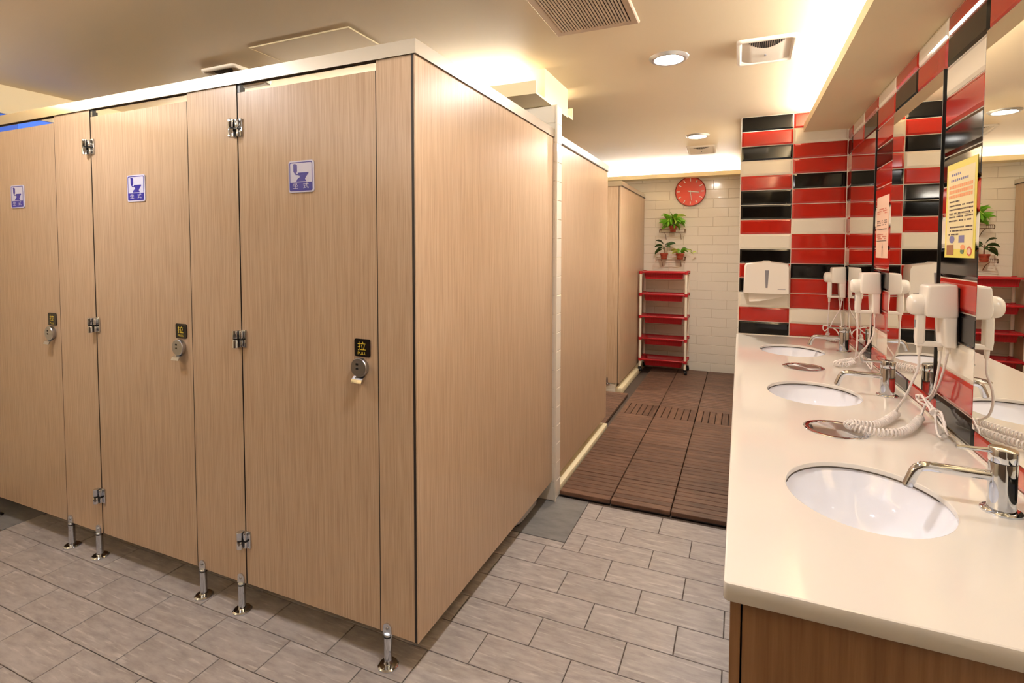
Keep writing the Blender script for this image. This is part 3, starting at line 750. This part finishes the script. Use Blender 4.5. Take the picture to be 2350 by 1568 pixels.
wire(D1, 'power_cord', [(.585, 2.05, 1.005), (.582, 2.06, .94), (.578, 2.09, .86), (.574, 2.16, .82), (.57, 2.20, .81), (.566, 2.15, .835), (.57, 2.05, .80), (.573, 1.97, .785), (.57, 1.94, .80), (.573, 1.99, .815),
     (.576, 2.10, .81), (.574, 2.215, .80), (.57, 2.22, .82), (.573, 2.12, .825), (.577, 2.0, .80), (.575, 1.935, .775), (.568, 1.93, .79), (.572, 1.985, .825), (.568, 2.02, .81), (.56, 1.97, .766), (.565, 1.95, .757)], .0034, 5)
part('cord_tie', MB().lathe([(.012, -.006), (.014, 0), (.012, .006)], (.573, 2.05, .808), 'Y', 10), cord_m, D1)
wire(D2, 'handle_cord', [(.523, 2.985, .995), (.523, 2.98, .95), (.524, 2.98, .88), (.528, 3.02, .82), (.53, 3.06, K)])
part('coiled_cord', MB().tube(coil([(.53, 3.06, K), (.51, 3.03, K), (.485, 2.985, K), (.455, 2.975, K), (.44, 3.0, K), (.47, 3.05, K), (.53, 3.12, K)], .010, 26), .003, 5), cord_m, D2, 60)
wire(D2, 'power_cord', [(.588, 2.965, 1.005), (.588, 2.965, .93), (.57, 2.99, .87), (.54, 3.0, .82), (.55, 3.05, .775), (.575, 3.1, .76), (.58, 3.03, .79), (.575, 2.93, .80), (.57, 2.90, .77), (.575, 2.99, .765), (.58, 3.13, .78), (.575, 3.15, .79), (.56, 3.04, .80)])
wire(D2, 'coil_end_cord', [(.53, 3.12, K), (.56, 3.12, .79), (.575, 3.03, .86), (.58, 3.005, .94), (.582, 3.005, 1.005)])
wire(D3, 'handle_cord', [(.523, 3.87, .995), (.522, 3.87, .93), (.518, 3.87, .86), (.52, 3.86, .80)])
part('coiled_cord', MB().tube(coil([(.52, 3.86, .80), (.515, 3.85, K), (.53, 3.8, K), (.56, 3.78, K)], .010, 16), .003, 5), cord_m, D3, 60)
wire(D3, 'power_cord', [(.588, 3.85, 1.005), (.58, 3.85, .95), (.55, 3.85, .89), (.53, 3.85, .84), (.50, 3.85, .81), (.49, 3.85, .83), (.50, 3.85, .845), (.56, 3.84, .82), (.585, 3.8, .76)])
wire(D3, 'coil_end_cord', [(.582, 3.89, 1.005), (.585, 3.86, .93), (.587, 3.82, .85), (.57, 3.79, .775)])

# ------------------------------------------------------------------ towel dispenser
td = thing('towel_dispenser', 'white folded-towel dispenser on the striped end wall, sheet hanging out', 'dispenser', (.16, YE, 1.04))
pts = [(.022, 1.036), (.026, 1.215), (.036, 1.234), (.10, 1.243), (.132, 1.246), (.142, 1.253), (.178, 1.253), (.188, 1.246), (.22, 1.243), (.284, 1.234), (.294, 1.215), (.298, 1.036)]
bm = bmesh.new()
lo = [bm.verts.new((x, YE-.0015, z)) for x, z in pts]; md = [bm.verts.new((x, YE-.095, z)) for x, z in pts]
hi = [bm.verts.new((.16+(x-.16)*.94, YE-.118, 1.036+(z-1.036)*.955+.002)) for x, z in pts]
bm.faces.new(lo[::-1]); bm.faces.new(hi)
for A, B in ((lo, md), (md, hi)):
    for i in range(len(pts)): bm.faces.new((A[i], A[(i+1) % 12], B[(i+1) % 12], B[i]))
part('cover', MB().bm(bm), white_pl, td, 50)
part('level_window', MB().prism([(.148, 1.19), (.172, 1.19), (.166, 1.075), (.154, 1.075)], 'Y', YE-.1195, YE-.117), grey_pl, td)
part('maker_mark', MB().box(.225, .27, YE-.1187, YE-.1175, 1.066, 1.069), grey_pl, td)
part('towel', MB().loft([[(.055, YE-.06, 1.036), (.12, YE-.065, 1.036), (.2, YE-.06, 1.036), (.285, YE-.055, 1.036)], [(.057, YE-.067, .995), (.12, YE-.075, 1.0), (.2, YE-.068, 1.012), (.285, YE-.058, 1.03)],
     [(.06, YE-.071, .978), (.12, YE-.08, .984), (.195, YE-.072, 1.0), (.28, YE-.06, 1.024)]], False, False, False), paper, td, 60)

# ------------------------------------------------------------------ clock
ck = thing('wall_clock', 'round red wall clock with white hands on the far tiled wall', 'clock', (-.508, YF-.001, 1.955))
cx, cy, cz, R0 = -.508, YF-.0015, 1.955, .158
part('case', MB().lathe([(R0-.01, 0), (R0, .004), (R0, .026), (R0-.004, .03), (R0-.008, .028), (R0-.009, .022)], (cx, cy, cz), '-Y', 56, cap1=False), rim_m, ck)
part('dial', MB().lathe([(R0-.008, .018), (R0-.008, .022), (0, .0221)], (cx, cy, cz), '-Y', 56, cap1=False), clock_red, ck)
tk = MB()
for i in range(12):
    a = 2*PI*i/12; s, c = math.sin(a), math.cos(a); L0, L1, hw = R0-.05, R0-.018, .0045
    q = [(cx+s*L+c*k, cy-.0228, cz+c*L-s*k) for L, k in ((L0, -hw), (L1, -hw), (L1, hw), (L0, hw))]
    tk.add(q, [(0, 1, 2, 3)])
part('hour_marks', tk, clock_white, ck, 0)
def hand(a, L, w0, w1, y, name, back=.02):
    a = math.radians(a); s, c = math.sin(a), math.cos(a)
    q = [(cx+s*l+c*k, y, cz+c*l-s*k) for l, k in ((-back, -w0), (L, -w1), (L, w1), (-back, w0))]
    part(name, MB().loft([q, [(x, yy-.0015, z) for x, yy, z in q]]), clock_white, ck, 0)
hand(97, .09, .007, .0045, cy-.024, 'hour_hand'); hand(172, .10, .0035, .002, cy-.0265, 'minute_hand', .01)
hand(285, .03, .003, .002, cy-.029, 'second_hand', .01)
part('hub', MB().lathe([(.009, .022), (.009, .032), (0, .033)], (cx, cy, cz), '-Y', 14, cap1=False), clock_white, ck)

# ------------------------------------------------------------------ plant shelves and plants
def wire_shelf(x0, x1, z, label):
    t = thing('wire_shelf', label, 'wall shelf', ((x0+x1)/2, YF, z), 'small bronze wire plant shelves')
    y0, y1 = YF-.18, YF-.003; r = .0032
    part('hoop', MB().tube([(x0, y1, z+.03), (x0, y0+.02, z+.03), (x0+.02, y0, z+.03), (x1-.02, y0, z+.03), (x1, y0+.02, z+.03), (x1, y1, z+.03)], r, 6), wire_m, t)
    for x in (x0, x1):
        a = [(x, y0+.02, z+.03)]+[(x, y0+.02-.018*math.sin(q), z+.012+.018*math.cos(q)) for q in [PI*i/6 for i in range(1, 8)]]
        part('scroll', MB().tube(a, r, 6), wire_m, t)
    for k in range(5):
        yy = y0+.02+k*.036
        part('rod', MB().tube([(x0, yy, z+.03), (x0, yy, z), (x1, yy, z), (x1, yy, z+.03)], .0022, 6), wire_m, t)
    for x in (x0+.05, x1-.05):
        part('strut', MB().tube([(x, y0+.03, z), (x, YF-.06, z-.03), (x, y1, z-.075)], r, 6), wire_m, t)
wire_shelf(-.806, -.548, 1.515, 'upper bronze wire shelf holding one bushy potted plant')
wire_shelf(-.840, -.545, 1.217, 'lower bronze wire shelf holding two potted plants')
def pot(t, x, y, z, r, h):
    part('pot', MB().lathe([(r*.72, 0), (r*.92, h*.75), (r*1.02, h*.76), (r*1.04, h), (r*.94, h), (r*.9, h*.9)], (x, y, z), n=20, cap1=False), pot_m, t)
    part('soil', MB().lathe([(r*.9, h*.88), (0, h*.9)], (x, y, z), n=16, cap0=False, cap1=False), soil_m, t)
leafc = {}
def leaf(t, base, az, el, ln, wd, m, droop=.5, roll=None):
    """one blade: 2x5 grid folded along the midrib and drooping; its own mesh"""
    b = MB(); base = Vector(base); d = Vector((math.cos(az), math.sin(az), 0)); sd0 = Vector((-math.sin(az), math.cos(az), 0))
    roll = rnd.choice((-1, 1))*rnd.uniform(.35, 1.0) if roll is None else roll
    p = base.copy(); e = el; n = 6; rows = []
    for i in range(n+1):
        k = i/n; wv = wd*math.sin(PI*min(1, .06+k*.94))**.8*(1-.25*k)
        if i == n: wv = .0004
        up = (Vector((0, 0, 1))*math.cos(e)-d*math.sin(e))
        sd = sd0*math.cos(roll)+up*math.sin(roll); up = up*math.cos(roll)-sd0*math.sin(roll)
        rows.append([p-sd*wv+up*wv*.35, p.copy(), p+sd*wv+up*wv*.35])
        p = p+(d*math.cos(e)+Vector((0, 0, 1))*math.sin(e))*ln/n; e -= droop/n*2
    b.loft([[tuple(q) for q in r] for r in rows], False, False, False)
    return part('leaf', b, m, t, 60)
PY = YF-.10
rnd = random.Random(3)
pa = thing('potted_plant', 'bushy bright green plant in a terracotta pot, on the upper shelf', 'plant', (-.675, PY, 1.519))
pot(pa, -.675, PY, 1.519, .040, .064)
part('stems', MB().tube([(-.675, PY, 1.575), (-.675, PY, 1.62)], .006, 6).tube([(-.675, PY, 1.575), (-.64, PY, 1.63)], .004, 6).tube([(-.675, PY, 1.575), (-.71, PY, 1.63)], .004, 6), stem_m, pa)
for i in range(64):
    az = rnd.uniform(0, 2*PI); el = rnd.uniform(-.25, 1.25); r0 = rnd.uniform(.0, .045)
    reach = .112
    if math.sin(az) > .3: reach = .055
    m = leaf_bright if i % 6 else leaf_lime
    leaf(pa, (-.675+r0*math.cos(az), PY+r0*math.sin(az)*.7, 1.60+rnd.uniform(-.012, .065)), az, el, reach*rnd.uniform(.9, 1.3), rnd.uniform(.017, .026), m, rnd.uniform(.3, .9))
leaf(pa, (-.675, PY-.03, 1.645), -PI/2-.2, .2, .07, .03, leaf_lime, 1.6)
pb = thing('potted_plant', 'dark-leaved plant with a reddish stem, left on the lower shelf', 'plant', (-.766, PY, 1.221))
pot(pb, -.766, PY, 1.221, .041, .068)
part('stems', MB().tube([(-.766, PY, 1.28), (-.763, PY-.004, 1.33), (-.768, PY, 1.37)], [.006, .005, .004], 6).tube([(-.765, PY, 1.34), (-.735, PY-.01, 1.375)], .003, 6)
     .tube([(-.765, PY, 1.335), (-.80, PY-.01, 1.35)], .003, 6), stem_m, pb)
for az, el, ln, wd, b in ((2.9, .75, .11, .020, (-.775, PY, 1.385)), (3.3, .2, .10, .021, (-.78, PY-.01, 1.362)), (.15, .5, .11, .019, (-.735, PY-.01, 1.372)), (3.6, -.25, .09, .019, (-.785, PY-.015, 1.345)),
                          (-.5, .1, .07, .016, (-.745, PY-.02, 1.36)), (3.0, -.35, .11, .017, (-.79, PY, 1.33)), (-1.6, -.2, .06, .016, (-.765, PY-.02, 1.35)), (.3, .9, .06, .013, (-.75, PY, 1.37))):
    leaf(pb, b, az, el+.1, ln*.9, wd*1.35, leaf_dark, .5)
pc = thing('potted_plant', 'trailing light green plant in a terracotta pot, right on the lower shelf', 'plant', (-.598, PY, 1.221))
pot(pc, -.598, PY, 1.221, .043, .066)
part('stems', MB().tube(smooth_path([(-.598, PY, 1.28), (-.56, PY-.01, 1.32), (-.51, PY-.02, 1.325), (-.475, PY-.03, 1.29), (-.45, PY-.03, 1.31)]), .0025, 6)
     .tube(smooth_path([(-.598, PY, 1.28), (-.63, PY-.02, 1.31), (-.68, PY-.03, 1.29), (-.70, PY-.03, 1.30)]), .0025, 6), leaf_lime, pc)
for az, el, ln, wd, b, m in ((2.8, .35, .10, .024, (-.615, PY-.01, 1.31), leaf_lime), (3.3, .1, .085, .022, (-.61, PY-.02, 1.30), leaf_lime), (.6, 1.0, .10, .018, (-.595, PY, 1.30), leaf_bright), (.1, .7, .10, .018, (-.59, PY-.01, 1.30), leaf_bright),
                             (-.7, .3, .07, .019, (-.585, PY-.02, 1.295), leaf_bright), (-1.7, .2, .06, .018, (-.6, PY-.03, 1.295), leaf_bright), (2.2, .9, .07, .016, (-.61, PY, 1.30), leaf_bright), (.0, .0, .06, .012, (-.52, PY-.02, 1.325), leaf_lime),
                             (-.6, -.4, .05, .012, (-.485, PY-.03, 1.30), leaf_lime), (.5, .4, .05, .010, (-.465, PY-.03, 1.295), leaf_lime), (.2, .2, .085, .016, (-.585, PY-.02, 1.31), leaf_bright)):
    leaf(pc, b, az, el+.1, ln*.9, wd*1.3, m, .6)

# ------------------------------------------------------------------ red rack
rk = thing('shelf_trolley', 'red five-tier plastic shelf trolley with white posts and black castors', 'shelf', (-.735, 5.79, .03))
RX0, RX1, RY0, RY1 = -.965, -.505, 5.665, 5.915
tops = [1.095, .864, .627, .396, .172]
for zt in tops:
    h = .078
    b = MB()
    def rect(q, z, r=.02): return [(x, y, z) for x, y in rrect(RX1-RX0-2*q, RY1-RY0-2*q, r, 3, (RX0+RX1)/2, (RY0+RY1)/2)]
    b.loft([rect(.042, zt-h), rect(.030, zt-.014), rect(-.014, zt-.014), rect(-.016, zt-.004), rect(-.014, zt), rect(.026, zt), rect(.034, zt-.01), rect(.046, zt-h+.004)], True, True)
    tr = part('tray', b, red_pl, rk)
    ribs = MB(); n = 22
    for i in range(n):
        x = RX0+.05+(RX1-RX0-.1)*i/(n-1)
        ribs.loft([[(x-.004, RY0+.040, zt-h+.002), (x+.004, RY0+.040, zt-h+.002), (x+.004, RY0+.046, zt-h+.002), (x-.004, RY0+.046, zt-h+.002)],
                   [(x-.004, RY0+.0275, zt-.016), (x+.004, RY0+.0275, zt-.016), (x+.004, RY0+.034, zt-.016), (x-.004, RY0+.034, zt-.016)]])
    part('tray_ribs', ribs, red_pl, tr, 0)
    cn = MB()
    for x in (RX0, RX1):
        for y in (RY0, RY1): cn.lathe([(.019, zt-.024), (.019, zt+.004), (.016, zt+.006)], (x, y, 0), n=14)
    part('corner_sockets', cn, red_pl, tr)
for x in (RX0, RX1):
    for y in (RY0, RY1):
        for a, bz in zip([tops[0]]+tops[1:], tops[1:]+[.085]):
            part('post', MB().lathe([(.0135, bz+.006 if bz > .1 else bz), (.0135, a-.024)], (x, y, 0), n=14), post_m, rk)
        cs = part('castor', MB().lathe([(.012, .066), (.016, .07), (.016, .086)], (x, y, 0), n=12).box(x-.012, x+.012, y-.012, y+.012, .058, .068), castor_m, rk)
        part('wheel', MB().lathe([(.019, -.014), (.021, -.011), (.021, -.003), (.012, -.002), (.012, .002), (.021, .003), (.021, .011), (.019, .014)], (x+.006, y, .0515), 'X', 16), castor_m, cs)

# ------------------------------------------------------------------ ceiling fittings
gr = thing('air_grille', 'large tan louvred air grille in the ceiling, cut by the top edge', 'air grille', (-.545, 1.81, ZC))
gx0, gx1, gy0, gy1 = -.716, -.376, 1.50, 2.127
def frame(x0, x1, y0, y1, w_, z0, z1, zi):
    o = lambda q, z: [(x0+q, y0+q, z), (x1-q, y0+q, z), (x1-q, y1-q, z), (x0+q, y1-q, z)]
    b = MB(); b.loft([o(0, z1), o(.002, z0+.003), o(.006, z0), o(w_-.003, zi), o(w_, zi+.004), o(w_, z1)], False, False); return b
part('frame', frame(gx0, gx1, gy0, gy1, .032, ZC-.010, ZC, ZC-.007), grille_m, gr)
part('backing', MB().box(gx0+.03, gx1-.03, gy0+.03, gy1-.03, ZC-.0015, ZC-.0003), grille_dark, gr)
n = 24; pitch = (gx1-gx0-.064)/n
sm = MB().box(-.0037, .0037, -(gy1-gy0-.066)/2, (gy1-gy0-.066)/2, -.0085, -.0045).mesh('slat', grille_m, 0)
for i in range(n): inst('slat', sm, gr, (gx0+.032+pitch*(i+.5), (gy0+gy1)/2, ZC))
def fan(x, y, label, sz=.236):
    t = thing('ceiling_fan_vent', label, 'ventilator', (x, y, ZC), 'square ceiling ventilators')
    h = sz/2
    def rr(q, z, r=.02, dy=0): return [(a, b, z+dy*(b/h+1)/2) for a, b in rrect(sz-2*q, sz-2*q, max(r-q*.4, .006), 4)]
    part('frame', MB().loft([rr(0, 0), rr(.0, -.006, dy=-.026), rr(.004, -.011, dy=-.028), rr(.013, -.012, dy=-.028), rr(.020, -.008, dy=-.026), rr(.022, -.003, dy=-.002)], False, False), vent_pl, t, 40, False)
    # tilted cover facing the room, hollowed at both cheeks
    def Z(u, v): return -.0075-.026*v+(.010*(abs(u)-.62)/.38 if abs(u) > .62 else 0)*(.3+.7*v)
    g = MB(); nx, ny = 24, 8
    vs = [((i/nx*2-1)*(h-.018), (j/ny*2-1)*(h-.018), Z(i/nx*2-1, j/ny)) for j in range(ny+1) for i in range(nx+1)]
    g.add(vs, [(j*(nx+1)+i, j*(nx+1)+i+1, (j+1)*(nx+1)+i+1, (j+1)*(nx+1)+i) for j in range(ny) for i in range(nx)])
    part('cover', g, vent_pl, t, 25, False)
    n = 17; L = (h-.018)
    for i in range(n):
        u = (i/(n-1)*2-1)*.66; dv = .30*(1-(u/.72)**2); w2 = .0032
        b = MB(); v0_, v1_ = .05, .05+dv
        b.add([(u*L+a, (v*2-1)*L, Z(0, v)-.0006) for a, v in ((-w2, v0_), (w2, v0_), (w2, v1_), (-w2, v1_))], [(0, 1, 2, 3)])
        part('slot', b, vent_dark, t, 0, False)
    part('indicator', MB().rbox(-.004, .004, .022, .040, -.0305, -.026, .001), grey_pl, t, 30, False)
    return t
v0 = fan(.086, 2.604, 'nearest white louvred ventilator, beside the bright cove')
dup(v0, (-.33, 4.93, ZC), 'farthest small ventilator, in front of the lit far cove')
dup(v0, (-2.365, 1.945, ZC), 'ventilator half hidden behind the top rail of the cubicles')
hx = thing('ceiling_hatch', 'flush square access hatch in the ceiling, only its seam visible', 'hatch', (-1.735, 2.0, ZC))
part('panel', MB().box(-2.01, -1.46, 1.72, 2.27, ZC-.003, ZC-.0002), ceil_paint, hx)
part('seam_bead', frame(-2.014, -1.456, 1.716, 2.274, .006, ZC-.0045, ZC, ZC-.004), lip_paint, hx)
